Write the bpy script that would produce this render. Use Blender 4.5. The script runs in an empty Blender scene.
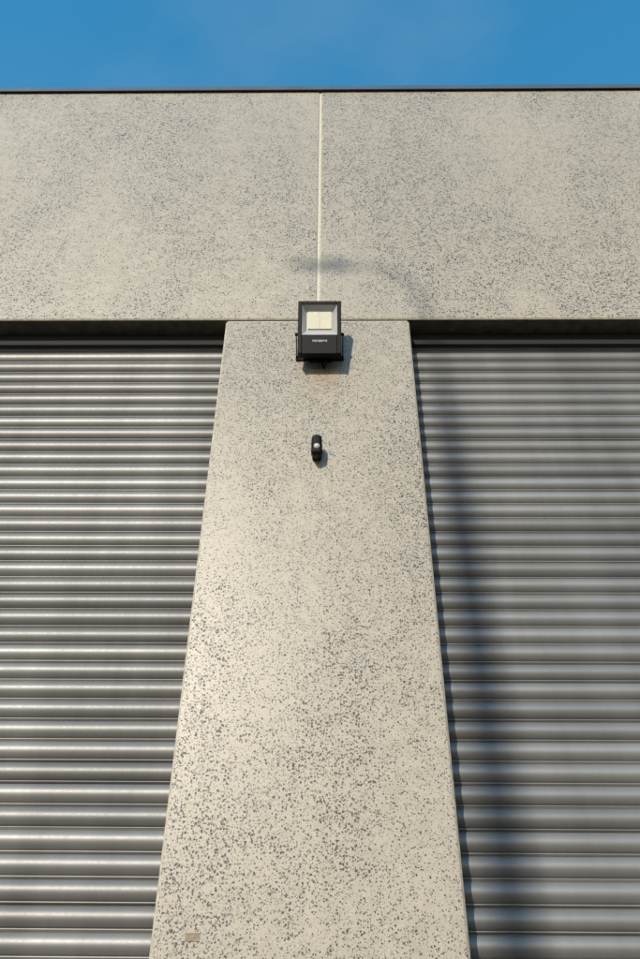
import bpy, bmesh, math, random
from mathutils import Vector, Matrix, noise
random.seed(7)
S=bpy.context.scene
R=math.radians
D=3.29; H0=1.6; PITCH=36.87; F=745.9
def zat(y,yp=0.0): return H0+(D+yp)*math.tan(R(PITCH)+math.atan((479.5-y)/F))
def xat(px,y,yp=0.0):
    a=math.atan((479.5-y)/F); L=(D+yp)/math.cos(R(PITCH)+a)
    return (px-328)*L*math.cos(a)/F

# ---------------------------------------------------------------- helpers
def nt(name):
    m=bpy.data.materials.new(name); m.use_nodes=True
    n=m.node_tree; return m,n,n.nodes,n.links,n.nodes['Principled BSDF']
def simple(name,col,rough=0.5,metal=0.0,var=0.15,scale=20,bump=0.0,spec=0.5):
    m,t,N,L,b=nt(name)
    tc=N.new('ShaderNodeTexCoord'); no=N.new('ShaderNodeTexNoise'); no.inputs['Scale'].default_value=scale; no.inputs['Detail'].default_value=6
    L.new(tc.outputs['Object'],no.inputs['Vector'])
    r=N.new('ShaderNodeValToRGB')
    r.color_ramp.elements[0].position=0.3; r.color_ramp.elements[1].position=0.7
    r.color_ramp.elements[0].color=[c*(1-var) for c in col]+[1]; r.color_ramp.elements[1].color=[min(1,c*(1+var)) for c in col]+[1]
    L.new(no.outputs['Fac'],r.inputs['Fac']); L.new(r.outputs['Color'],b.inputs['Base Color'])
    b.inputs['Roughness'].default_value=rough; b.inputs['Metallic'].default_value=metal; b.inputs['Specular IOR Level'].default_value=spec
    if bump:
        bp=N.new('ShaderNodeBump'); bp.inputs['Strength'].default_value=bump; bp.inputs['Distance'].default_value=0.01
        L.new(no.outputs['Fac'],bp.inputs['Height']); L.new(bp.outputs['Normal'],b.inputs['Normal'])
    return m
def mk(name,bm,mats,parent=None,smooth=False):
    me=bpy.data.meshes.new(name); bm.to_mesh(me); bm.free()
    o=bpy.data.objects.new(name,me); S.collection.objects.link(o)
    for m in mats: me.materials.append(m)
    if smooth:
        for p in me.polygons: p.use_smooth=True
    if parent: o.parent=parent
    return o
def empty(name,loc=(0,0,0)):
    e=bpy.data.objects.new(name,None); S.collection.objects.link(e); e.location=loc; e.empty_display_size=0.2; return e
def addbox(bm,x0,x1,y0,y1,z0,z1,mi=0):
    r=bmesh.ops.create_cube(bm,size=1)
    for v in r['verts']:
        v.co=Vector(((x0+x1)/2+v.co.x*(x1-x0),(y0+y1)/2+v.co.y*(y1-y0),(z0+z1)/2+v.co.z*(z1-z0)))
    for v in r['verts']:
        for f in v.link_faces: f.material_index=mi
    return r['verts']
def box(name,x0,x1,y0,y1,z0,z1,mat,parent=None,bev=0,seg=2,bevmat=None,undermat=None):
    bm=bmesh.new(); addbox(bm,x0,x1,y0,y1,z0,z1)
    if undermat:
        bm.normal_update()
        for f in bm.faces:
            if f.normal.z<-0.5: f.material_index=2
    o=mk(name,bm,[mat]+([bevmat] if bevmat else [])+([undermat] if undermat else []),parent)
    if bev:
        b=o.modifiers.new('b','BEVEL'); b.width=bev; b.segments=seg; b.limit_method='ANGLE'
        if bevmat: b.material=1
    return o
def tube(name,pts,rad,mat,parent=None,res=10):
    cu=bpy.data.curves.new(name,'CURVE'); cu.dimensions='3D'; cu.bevel_depth=1.0; cu.bevel_resolution=res//2
    sp=cu.splines.new('POLY'); sp.points.add(len(pts)-1)
    for i,p in enumerate(pts):
        sp.points[i].co=(*p,1); sp.points[i].radius=rad[i] if isinstance(rad,list) else rad
    cu.use_fill_caps=True
    o=bpy.data.objects.new(name,cu); S.collection.objects.link(o); cu.materials.append(mat)
    if parent: o.parent=parent
    return o

# ---------------------------------------------------------------- materials
def concrete(name,dens_off=0.0,seed=0.0,panel=False):
    m,t,N,L,b=nt(name)
    tc=N.new('ShaderNodeTexCoord')
    mp=N.new('ShaderNodeMapping'); mp.inputs['Location'].default_value=(seed,seed*0.7,seed*1.3)
    L.new(tc.outputs['Object'],mp.inputs['Vector']); P=mp.outputs['Vector']
    def noise_(scale,detail=4,rough=0.55,vec=None,dist=0):
        n=N.new('ShaderNodeTexNoise'); n.inputs['Scale'].default_value=scale; n.inputs['Detail'].default_value=detail
        n.inputs['Roughness'].default_value=rough; n.inputs['Distortion'].default_value=dist
        L.new(vec or P,n.inputs['Vector']); return n
    def math_(op,a,b_,c=None,clamp=False):
        n=N.new('ShaderNodeMath'); n.operation=op; n.use_clamp=clamp
        for i,v in enumerate((a,b_,c)):
            if v is None: continue
            if isinstance(v,(int,float)): n.inputs[i].default_value=v
            else: L.new(v,n.inputs[i])
        return n.outputs[0]
    def mr(v,a,b_,c,d,smooth=False):
        n=N.new('ShaderNodeMapRange'); n.interpolation_type='SMOOTHSTEP' if smooth else 'LINEAR'
        L.new(v,n.inputs['Value'])
        for k,x in zip(('From Min','From Max','To Min','To Max'),(a,b_,c,d)):
            if isinstance(x,(int,float)): n.inputs[k].default_value=x
            else: L.new(x,n.inputs[k])
        return n.outputs['Result']
    def mix(f,a,b_,mode='MIX'):
        n=N.new('ShaderNodeMix'); n.data_type='RGBA'; n.blend_type=mode
        if isinstance(f,(int,float)): n.inputs[0].default_value=f
        else: L.new(f,n.inputs[0])
        for i,v in ((6,a),(7,b_)):
            if isinstance(v,tuple): n.inputs[i].default_value=(*v,1)
            else: L.new(v,n.inputs[i])
        return n.outputs[2]
    st=N.new('ShaderNodeMapping'); st.inputs['Scale'].default_value=(1.0,1.0,0.38); L.new(P,st.inputs['Vector'])
    big=noise_(1.4,3,0.5,st.outputs['Vector'])
    med=noise_(9.0,5,0.7)
    dens=math_('ADD',mr(big.outputs['Fac'],0.34,0.66,0.28,0.78,True),mr(med.outputs['Fac'],0.3,0.7,-0.28,0.28))
    dens=math_('ADD',dens,dens_off)
    dn=noise_(140,2); vm=N.new('ShaderNodeVectorMath'); vm.operation='MULTIPLY_ADD'
    L.new(dn.outputs['Color'],vm.inputs[0]); vm.inputs[1].default_value=(0.012,0.012,0.012); L.new(P,vm.inputs[2])
    def stones(scale,t0,t1):
        v=N.new('ShaderNodeTexVoronoi'); v.inputs['Scale'].default_value=scale; v.feature='F1'
        L.new(vm.outputs[0],v.inputs['Vector'])
        sep=N.new('ShaderNodeSeparateColor'); L.new(v.outputs['Color'],sep.inputs[0])
        th=mr(dens,0,1,t0,t1)
        th=math_('MULTIPLY',th,math_('ADD',math_('MULTIPLY',sep.outputs[0],1.0),0.35))
        e=math_('SUBTRACT',th,v.outputs['Distance'])
        return mr(e,-0.006,0.014,0,1,False),sep.outputs[1]
    k=0.80 if panel else 1.06
    s1,c1=stones(72*k,0.15,0.345)
    s2,c2=stones(105*k,0.17,0.375)
    s3,c3=stones(170,0.17,0.36)
    fine=noise_(300,3,0.75); mott=noise_(16,6,0.7); cloud=noise_(0.9,4,0.5)
    base=mix(mr(mott.outputs['Fac'],0.3,0.7,0,1),(0.368,0.334,0.268),(0.458,0.421,0.346))
    base=mix(mr(cloud.outputs['Fac'],0.35,0.65,0,0.3),base,(0.33,0.302,0.25))
    base=mix(mr(fine.outputs['Fac'],0.38,0.62,0,0.34),base,(0.23,0.21,0.17))
    base=mix(mr(dens,0.2,1.2,0,0.12 if panel else 0.18),base,(0.26,0.243,0.21))
    sc=mix(c1,(0.008,0.009,0.011),(0.055,0.055,0.053))
    base=mix(math_('MULTIPLY',s3,0.35 if panel else 0.55),base,(0.05,0.05,0.048))
    base=mix(math_('MULTIPLY',s2,0.93),base,mix(c2,(0.010,0.011,0.013),(0.07,0.07,0.067)))
    base=mix(math_('MULTIPLY',s1,0.97),base,sc)
    v=N.new('ShaderNodeTexVoronoi'); v.inputs['Scale'].default_value=26; L.new(vm.outputs[0],v.inputs['Vector'])
    base=mix(mr(v.outputs['Distance'],0.06,0.12,0.5,0),base,(0.52,0.48,0.395))
    if not panel:
        sp=N.new('ShaderNodeSeparateXYZ'); L.new(tc.outputs['Object'],sp.inputs[0])
        ax=math_('ABSOLUTE',math_('ADD',sp.outputs[0],0.03),0)
        mx=mr(ax,0.02,0.15,1,0,True)
        mz=math_('MULTIPLY',mr(sp.outputs[2],4.55,4.9,0,1,True),mr(sp.outputs[2],5.0,5.08,1,0,True))
        rs=math_('MULTIPLY',math_('MULTIPLY',mx,mz),mr(med.outputs['Fac'],0.3,0.7,0.15,0.7))
        base=mix(rs,base,(0.25,0.17,0.09))
    L.new(base,b.inputs['Base Color'])
    L.new(math_('ADD',mr(mott.outputs['Fac'],0.3,0.7,0.32,0.46),math_('MULTIPLY',s1,0.12)),b.inputs['Roughness'])
    bp=N.new('ShaderNodeBump'); bp.inputs['Strength'].default_value=0.2; bp.inputs['Distance'].default_value=0.0015
    h=math_('SUBTRACT',math_('MULTIPLY',fine.outputs['Fac'],0.6),math_('ADD',math_('MULTIPLY',s1,0.6),math_('MULTIPLY',s2,0.4)))
    L.new(h,bp.inputs['Height']); L.new(bp.outputs['Normal'],b.inputs['Normal'])
    return m
M_pan=[concrete('concrete_panel_a',0.08,3.1,True),concrete('concrete_panel_b',0.06,11.7,True)]
M_pil=concrete('concrete_pillar',0.20,9.3)
M_edge=simple('concrete_arris',(0.47,0.425,0.34),0.6,0,0.25,40)
M_soffit=simple('shaded_soffit',(0.075,0.062,0.045),0.8,0,0.4,15)  # dark brown paints the underside's shade into the base colour
M_seal=simple('joint_sealant',(0.54,0.50,0.42),0.5,0,0.1,30)
M_cap=simple('capping_metal',(0.10,0.115,0.13),0.35,0.3,0.1,5)
M_black=simple('black_powdercoat',(0.006,0.006,0.007),0.5,0,0.2,60,0,0.15)
M_shade=simple('shade_strip_black',(0.010,0.010,0.010),0.8,0,0.2,60)  # near-black colour for the painted shadow band below the lintel
M_dark=simple('dark_void',(0.02,0.02,0.02),0.8)
M_steel=simple('galvanised_steel',(0.30,0.30,0.30),0.45,0.8,0.15,12)
M_roof=simple('roof_sheet',(0.35,0.36,0.37),0.4,0.5)

def shutter_mat():
    m,t,N,L,b=nt('shutter_steel')
    tc=N.new('ShaderNodeTexCoord')
    mp=N.new('ShaderNodeMapping'); mp.inputs['Scale'].default_value=(1.4,1,0.25); L.new(tc.outputs['Object'],mp.inputs['Vector'])
    n=N.new('ShaderNodeTexNoise'); n.inputs['Scale'].default_value=2.5; n.inputs['Detail'].default_value=6; L.new(mp.outputs[0],n.inputs['Vector'])
    n2=N.new('ShaderNodeTexNoise'); n2.inputs['Scale'].default_value=60; n2.inputs['Detail'].default_value=4; L.new(tc.outputs['Object'],n2.inputs['Vector'])
    mp3=N.new('ShaderNodeMapping'); mp3.inputs['Scale'].default_value=(26,1,0.9); L.new(tc.outputs['Object'],mp3.inputs['Vector'])
    n3=N.new('ShaderNodeTexNoise'); n3.inputs['Scale'].default_value=1; n3.inputs['Detail'].default_value=5; L.new(mp3.outputs[0],n3.inputs['Vector'])
    at=N.new('ShaderNodeAttribute'); at.attribute_name='slat_tone'
    ad=N.new('ShaderNodeMath'); ad.operation='MULTIPLY_ADD'; L.new(n3.outputs['Fac'],ad.inputs[0]); ad.inputs[1].default_value=0.16
    sb=N.new('ShaderNodeMath'); sb.operation='SUBTRACT'; L.new(n.outputs['Fac'],sb.inputs[0]); sb.inputs[1].default_value=0.08; L.new(sb.outputs[0],ad.inputs[2])
    r=N.new('ShaderNodeValToRGB'); r.color_ramp.elements[0].position=0.3; r.color_ramp.elements[1].position=0.7
    r.color_ramp.elements[0].color=(0.190,0.190,0.186,1); r.color_ramp.elements[1].color=(0.255,0.255,0.250,1)
    L.new(ad.outputs[0],r.inputs['Fac'])
    mx=N.new('ShaderNodeMix'); mx.data_type='RGBA'; mx.blend_type='MULTIPLY'; mx.inputs[0].default_value=1
    L.new(r.outputs['Color'],mx.inputs[6]); L.new(at.outputs['Color'],mx.inputs[7])
    L.new(mx.outputs[2],b.inputs['Base Color'])
    rr=N.new('ShaderNodeMapRange'); L.new(n2.outputs['Fac'],rr.inputs['Value']); rr.inputs['To Min'].default_value=0.45; rr.inputs['To Max'].default_value=0.58
    L.new(rr.outputs['Result'],b.inputs['Roughness']); b.inputs['Metallic'].default_value=0.48
    return m
M_sh=shutter_mat()

# ---------------------------------------------------------------- building
B=empty('warehouse_building')
XC=-0.067
ZL=zat(320); ZT=zat(91.5); T=0.15
xl=-0.669; xr=0.531
PIT=5.6
pill=[]
for k in (-2,-1,0,1,2):
    cx=k*PIT
    box('concrete_pillar',cx+xl,cx+xr,0,T,0,ZL-0.006,M_pil,B,0.010,1,M_edge); pill.append(cx)
    box('panel_bearing_joint',cx+xl+0.012,cx+xr-0.012,0.012,0.13,ZL-0.006+0.0005,ZL+0.0055,M_seal,B)
i=0
for k in (-3,-2,-1,0,1,2):
    x0=XC+k*PIT+0.008; x1=XC+(k+1)*PIT-0.008
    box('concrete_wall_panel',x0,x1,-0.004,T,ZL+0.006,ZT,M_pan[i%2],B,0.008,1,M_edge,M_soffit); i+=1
    if k>-3: box('panel_joint_sealant',x0-0.016+0.0005,x0-0.0005,0.003,0.05,ZL+0.02,ZT-0.01,M_seal,B)
W0=XC-3*PIT; W1=XC+3*PIT
bm=bmesh.new()
addbox(bm,W0-0.03,W1+0.03,-0.030,T+0.03,ZT+0.040,ZT+0.046)
addbox(bm,W0-0.03,W1+0.03,-0.030,-0.024,ZT-0.02,ZT+0.040)
addbox(bm,W0-0.03,W1+0.03,T+0.02,T+0.03,ZT-0.02,ZT+0.040)
addbox(bm,W0,W1,-0.0235,T+0.0195,ZT+0.001,ZT+0.0395)
mk('parapet_capping',bm,[M_cap],B)
box('side_wall',W0,W0+0.15,T+0.001,14,0,ZT-0.5,M_pan[0],B); box('side_wall',W1-0.15,W1,T+0.001,14,0,ZT-0.5,M_pan[1],B)
box('rear_wall',W0,W1,14.001,14.15,0,ZT-0.5,M_pan[0],B)
box('roof',W0+0.001,W1-0.001,T+0.1,14.1,ZT-0.499,ZT-0.44,M_roof,B)
p=0.095; YD=0.185
prof=[]
for j in range(13):
    u=j/12; prof.append((0.012+u*(p-0.017), -0.023*math.sin(math.pi*u)**0.75))
prof=[(0.0,0.014),(0.003,-0.002),(0.007,-0.004),(0.0105,0.012)]+prof+[(p-0.003,0.014)]
def shutter(x0,x1,seed):
    rnd=random.Random(seed)
    bm=bmesh.new(); col=bm.loops.layers.float_color.new('slat_tone')
    nx=36; z=0.04; prev=None; ztop=ZL+0.35
    while z<ztop:
        off=rnd.gauss(0,0.0012); tilt=rnd.gauss(0,0.035); bow=rnd.uniform(-0.0012,0.0012); tone=rnd.uniform(0.82,1.10)
        rows=[]
        for (dz,dy) in prof:
            row=[]
            for i in range(nx+1):
                x=x0+(x1-x0)*i/nx
                wob=0.0012*noise.noise(Vector((x*0.9+seed,z*1.7,0)))+bow*math.sin(math.pi*i/nx)
                row.append(bm.verts.new((x,YD+dy+off+tilt*(dz-p/2)+wob,z+dz+0.0015*noise.noise(Vector((x*0.5,z*3,seed))))))
            rows.append(row)
        rows_=[prev]+rows if prev else rows
        for a,b_ in zip(rows_[:-1],rows_[1:]):
            for i in range(nx):
                f=bm.faces.new((a[i],a[i+1],b_[i+1],b_[i])); f.smooth=True
                for l in f.loops: l[col]=(tone,tone,tone,1)
        prev=rows[-1]; z+=p
    o=mk('roller_shutter',bm,[M_sh],B)
    box('shutter_bottom_rail',x0,x1,YD-0.03,YD+0.012,0.005,0.038,M_steel,B)
    return o
for n_,k in enumerate((-3,-2,-1,0,1,2)):
    x0=k*PIT+xr-0.08 if k>-3 else W0+0.16
    x1=(k+1)*PIT+xl+0.08 if k<2 else W1-0.16
    shutter(x0,x1,n_*13.7+2)
    a=x0+0.081; c=x1-0.081
    box('lintel_shade_strip',a,c,T-0.020,T+0.009,ZL-0.090,ZL+0.0055,M_shade,B)  # added black strip standing in for lintel shadow at the shutter top
for cx in pill:
    box('shutter_guide_rail',cx+xl-0.0,cx+xl+0.05,T+0.002,T+0.012,0.01,ZL-0.095,M_black,B)
    box('shutter_guide_rail',cx+xr-0.05,cx+xr,T+0.002,T+0.012,0.01,ZL-0.095,M_black,B)
box('shutter_housing',W0+0.2,W1-0.2,T+0.14,T+0.6,ZL-0.2,ZL+0.5,M_dark,B)
px=xat(192,938); pz=zat(938)
bm=bmesh.new()
M_patch=simple('mortar_patch',(0.26,0.21,0.15),0.8,0,0.35,120,0.5)
addbox(bm,px-0.028,px+0.028,-0.0025,0.004,pz-0.014,pz+0.014)
mk('lifting_insert_patch',bm,[M_patch],B)

# ---------------------------------------------------------------- flood light
lx=xat(319.5,329,-0.17)
FL=empty('flood_light',(lx,0,0))
M_refl=simple('reflector_satin',(0.44,0.45,0.45),0.3,0.2,0.04,8)
M_led=simple('led_phosphor',(0.56,0.54,0.43),0.5,0,0.08,80)
M_white=simple('white_print',(0.75,0.75,0.75),0.5)
w=0.134; hh=0.188
head=empty('lamp_head'); head.parent=FL
bm=bmesh.new()
gx=0.109; gz0=-0.055; gz1=0.162
addbox(bm,-w,-gx,-0.03,0.03,-hh,hh)
addbox(bm,gx,w,-0.03,0.03,-hh,hh)
addbox(bm,-gx,gx,-0.03,0.03,gz1,hh)
addbox(bm,-gx,gx,-0.026,0.03,-hh,gz0)
h=mk('front_frame',bm,[M_black],head); bv=h.modifiers.new('b','BEVEL'); bv.width=0.004; bv.segments=2; bv.limit_method='ANGLE'
bm=bmesh.new()
vs=addbox(bm,-w+0.01,w-0.01,0.031,0.07,-hh+0.01,hh-0.01)
for v in vs:
    if v.co.y>0.05: v.co.x*=0.8; v.co.z*=0.85
for i in range(13):
    x=-0.09+i*0.015
    addbox(bm,x-0.0015,x+0.0015,0.0705,0.095,-0.13,0.15)
addbox(bm,-0.07,0.07,0.071,0.098,-0.175,-0.135)
mk('heat_sink_housing',bm,[M_black],head)
bm=bmesh.new()
o_=[(-gx,-0.026,gz0),(gx,-0.026,gz0),(gx,-0.026,gz1),(-gx,-0.026,gz1)]
q=[(-gx*0.74,0.012,gz0+0.055),(gx*0.74,0.012,gz0+0.055),(gx*0.74,0.012,gz1-0.025),(-gx*0.74,0.012,gz1-0.025)]
ov=[bm.verts.new(c) for c in o_]; qv=[bm.verts.new(c) for c in q]
for i in range(4):
    j=(i+1)%4; bm.faces.new((ov[i],qv[i],qv[j],ov[j]))
bm.faces.new(qv)
bmesh.ops.recalc_face_normals(bm,faces=bm.faces)
mk('reflector',bm,[M_refl],head)
bm=bmesh.new()
addbox(bm,-0.074,-0.0006,0.005,0.0115,gz0+0.062,gz1-0.032); addbox(bm,0.0006,0.074,0.005,0.0115,gz0+0.062,gz1-0.032)
mk('led_array',bm,[M_led],head)
bm=bmesh.new(); x=-0.042
rnd=random.Random(3)
while x<0.04:
    ww=0.008
    addbox(bm,x,x+0.002,-0.0275,-0.0262,-0.105,-0.093)
    addbox(bm,x+0.0025,x+ww,-0.0275,-0.0262,-0.0955,-0.093)
    if rnd.random()>0.4: addbox(bm,x+0.0025,x+ww,-0.0275,-0.0262,-0.105,-0.1025)
    x+=0.0115
mk('printed_label',bm,[M_white],head)
hz=zat(328,-0.16)
head.location=(0.0,-0.15,hz); head.rotation_euler=(R(16),0,0)
zb=zat(359)
bm=bmesh.new()
addbox(bm,-0.150,0.150,-0.012,-0.003,zb-0.02,zb+0.02)
mk('bracket_base',bm,[M_black],FL)
for s in (-1,1):
    bm=bmesh.new()
    a=Vector((s*0.144,-0.008,zb)); b_=Vector((s*0.144,-0.135,hz-0.03))
    d=(b_-a).normalized(); n_=Vector((0,-d.z,d.y))*0.014
    v=[bm.verts.new(a+n_+Vector((sx,0,0))) for sx in (-0.003,0.003)]+[bm.verts.new(a-n_+Vector((sx,0,0))) for sx in (0.003,-0.003)]
    v2=[bm.verts.new(b_+n_+Vector((sx,0,0))) for sx in (-0.003,0.003)]+[bm.verts.new(b_-n_+Vector((sx,0,0))) for sx in (0.003,-0.003)]
    bm.faces.new(v); bm.faces.new(v2[::-1])
    for i in range(4):
        j=(i+1)%4; bm.faces.new((v[i],v2[i],v2[j],v[j]))
    bmesh.ops.recalc_face_normals(bm,faces=bm.faces)
    mk('bracket_arm',bm,[M_black],FL)
    bm=bmesh.new(); bmesh.ops.create_cone(bm,cap_ends=True,segments=16,radius1=0.010,radius2=0.010,depth=0.018,matrix=Matrix.Translation((s*0.143,-0.135,hz-0.03))@Matrix.Rotation(R(90),4,'Y'))
    mk('pivot_bolt',bm,[M_black],FL)
tube('power_cable',[(0.03,-0.06,hz-0.15),(0.04,-0.05,hz-0.20),(0.03,-0.02,hz-0.21),(0.02,-0.006,hz-0.17),(0.015,0.0,hz-0.10)],0.005,M_black,FL)
for xx in (-0.09,0.09):
    bm=bmesh.new(); bmesh.ops.create_cone(bm,cap_ends=True,segments=6,radius1=0.009,radius2=0.009,depth=0.008,matrix=Matrix.Translation((xx,-0.016,zb))@Matrix.Rotation(R(90),4,'X'))
    mk('anchor_bolt',bm,[M_steel],FL)

# ---------------------------------------------------------------- motion sensor
MS=empty('motion_sensor')
sx=xat(317,450); sz=zat(455)
M_lens=simple('fresnel_lens',(0.42,0.43,0.42),0.3,0,0.1,200)
box('wall_base',sx-0.026,sx+0.026,-0.028,-0.001,sz-0.045,sz+0.03,M_black,MS,0.008,3)
bm=bmesh.new(); bmesh.ops.create_uvsphere(bm,u_segments=16,v_segments=10,radius=0.015,matrix=Matrix.Translation((sx,-0.036,sz-0.005)))
mk('ball_joint',bm,[M_black],MS,True)
hd=empty('sensor_head'); hd.parent=MS; hd.location=(sx,-0.07,sz+0.005); hd.rotation_euler=(R(15),0,0)
bm=bmesh.new(); vs=addbox(bm,-0.033,0.033,-0.028,0.03,-0.055,0.065)
for v in vs:
    if v.co.z>0: v.co.x*=0.82
o=mk('hood',bm,[M_black],hd); b=o.modifiers.new('b','BEVEL'); b.width=0.018; b.segments=5
bm=bmesh.new(); bmesh.ops.create_uvsphere(bm,u_segments=20,v_segments=14,radius=1,matrix=Matrix.Translation((0,-0.022,-0.008))@Matrix.Diagonal((0.019,0.012,0.018,1)))
mk('lens',bm,[M_lens],hd,True)
bm=bmesh.new(); bmesh.ops.create_cone(bm,cap_ends=True,segments=16,radius1=0.014,radius2=0.018,depth=0.02,matrix=Matrix.Translation((0,0.0,-0.062)))
mk('adjust_dial',bm,[M_black],hd)

# ---------------------------------------------------------------- surroundings behind the photographer
M_asph=simple('asphalt',(0.055,0.054,0.052),0.9,0,0.3,30,0.4)
M_slab=simple('concrete_paving',(0.30,0.28,0.24),0.85,0,0.15,6,0.2)
M_grass=simple('grass',(0.06,0.085,0.03),0.95,0,0.4,3,0.6)
def sheet(name,x0,x1,y0,y1,z,mat):
    bm=bmesh.new(); bm.faces.new([bm.verts.new(c) for c in ((x0,y0,z),(x1,y0,z),(x1,y1,z),(x0,y1,z))]); return mk(name,bm,[mat])
sheet('ground',-900,900,-900,900,-0.02,M_grass)
sheet('driveway',-30,30,-9.2,16,-0.012,M_asph)
box('kerb',-30,30,-9.35,-9.2,-0.1,0.12,M_slab,None,0.015)
sheet('road',-300,300,-26,-17,-0.008,M_asph)
SUN_AZ=20; SUN_EL=23
SL=empty('street_lamp')
Lp=16.0
shx=0.68
pxp=shx-Lp*math.tan(R(SUN_AZ)); 
rise=Lp/math.cos(R(SUN_AZ))*math.tan(R(SUN_EL))
ztop=zat(266)+rise
tube('pole',[(pxp,-Lp,0),(pxp,-Lp,ztop*0.5),(pxp,-Lp,ztop-1.8),(pxp,-Lp,ztop-0.7),(pxp-0.08,-Lp,ztop-0.25),(pxp-0.24,-Lp,ztop-0.05),(pxp-0.55,-Lp,ztop)],[0.13,0.115,0.08,0.024,0.018,0.016,0.015],M_steel,SL)
bm=bmesh.new(); vs=addbox(bm,pxp-0.93,pxp-0.53,-Lp-0.08,-Lp+0.08,ztop-0.025,ztop+0.035)
for v in vs:
    if v.co.x<pxp-0.6: v.co.y=-Lp+(v.co.y+Lp)*0.6; v.co.z=ztop+0.01+(v.co.z-ztop-0.01)*0.6
o=mk('lantern',bm,[M_steel],SL); b=o.modifiers.new('b','BEVEL'); b.width=0.015; b.segments=3
bm=bmesh.new(); bmesh.ops.create_cone(bm,cap_ends=True,segments=20,radius1=0.18,radius2=0.15,depth=0.25,matrix=Matrix.Translation((pxp,-Lp,0.12)))
mk('base_plinth',bm,[M_steel],SL)

# ---------------------------------------------------------------- light, sky, camera
W=bpy.data.worlds.new('World'); S.world=W; W.use_nodes=True; N=W.node_tree.nodes; L=W.node_tree.links
bg=N['Background']; sk=N.new('ShaderNodeTexSky'); sk.sky_type='NISHITA'; sk.sun_disc=False
sk.sun_elevation=R(SUN_EL); sk.air_density=1.0; sk.dust_density=0.6; sk.ozone_density=1.5
sd=Vector((-math.sin(R(SUN_AZ))*math.cos(R(SUN_EL)),-math.cos(R(SUN_AZ))*math.cos(R(SUN_EL)),math.sin(R(SUN_EL))))
sk.sun_rotation=math.atan2(sd.x,sd.y)
tc=N.new('ShaderNodeTexCoord'); sp=N.new('ShaderNodeSeparateXYZ'); L.new(tc.outputs['Generated'],sp.inputs[0])
el=N.new('ShaderNodeMapRange'); el.interpolation_type='SMOOTHSTEP'; L.new(sp.outputs[2],el.inputs['Value'])
el.inputs['From Min'].default_value=0.45; el.inputs['From Max'].default_value=0.9
tint=N.new('ShaderNodeMix'); tint.data_type='RGBA'; L.new(el.outputs['Result'],tint.inputs[0])
tint.inputs[6].default_value=(0.85,0.85,0.85,1); tint.inputs[7].default_value=(0.48,1.78,2.0,1); tint.clamp_result=False
cm=N.new('ShaderNodeMapping'); cm.inputs['Scale'].default_value=(3,5,3); cm.inputs['Location'].default_value=(2.3,0.6,0); cm.inputs['Rotation'].default_value=(0,0,0.5); L.new(tc.outputs['Generated'],cm.inputs['Vector'])
cn=N.new('ShaderNodeTexNoise'); cn.inputs['Scale'].default_value=1.2; cn.inputs['Detail'].default_value=7; L.new(cm.outputs[0],cn.inputs['Vector'])
cr=N.new('ShaderNodeMapRange'); cr.interpolation_type='SMOOTHSTEP'; L.new(cn.outputs['Fac'],cr.inputs['Value']); cr.inputs['From Min'].default_value=0.45; cr.inputs['From Max'].default_value=0.8; cr.inputs['To Max'].default_value=0.08
mx=N.new('ShaderNodeMix'); mx.data_type='RGBA'; mx.blend_type='MULTIPLY'; mx.inputs[0].default_value=1; mx.clamp_result=False
L.new(sk.outputs[0],mx.inputs[6]); L.new(tint.outputs[2],mx.inputs[7])
cl=N.new('ShaderNodeMix'); cl.data_type='RGBA'; L.new(cr.outputs['Result'],cl.inputs[0]); L.new(mx.outputs[2],cl.inputs[6]); cl.inputs[7].default_value=(4.0,4.6,5.2,1)
L.new(cl.outputs[2],bg.inputs['Color']); bg.inputs['Strength'].default_value=0.15
sl=bpy.data.lights.new('sun','SUN'); sl.energy=4.2; sl.angle=R(0.53); sl.color=(1,0.90,0.77)
so=bpy.data.objects.new('sun',sl); S.collection.objects.link(so); so.rotation_euler=sd.to_track_quat('Z','Y').to_euler(); so.location=sd*30
cam=bpy.data.cameras.new('camera'); co=bpy.data.objects.new('camera',cam); S.collection.objects.link(co)
cam.sensor_fit='VERTICAL'; cam.sensor_height=36; cam.lens=28; cam.clip_end=3000; cam.clip_start=0.05
M=Matrix.Rotation(R(0.77),4,'Z')@Matrix.Rotation(R(90+PITCH),4,'X')@Matrix.Rotation(R(0.46),4,'Z')
co.rotation_euler=M.to_euler(); co.location=(0,-D,H0)
S.camera=co
S.view_settings.view_transform='Standard'; S.view_settings.look='None'; S.view_settings.exposure=0
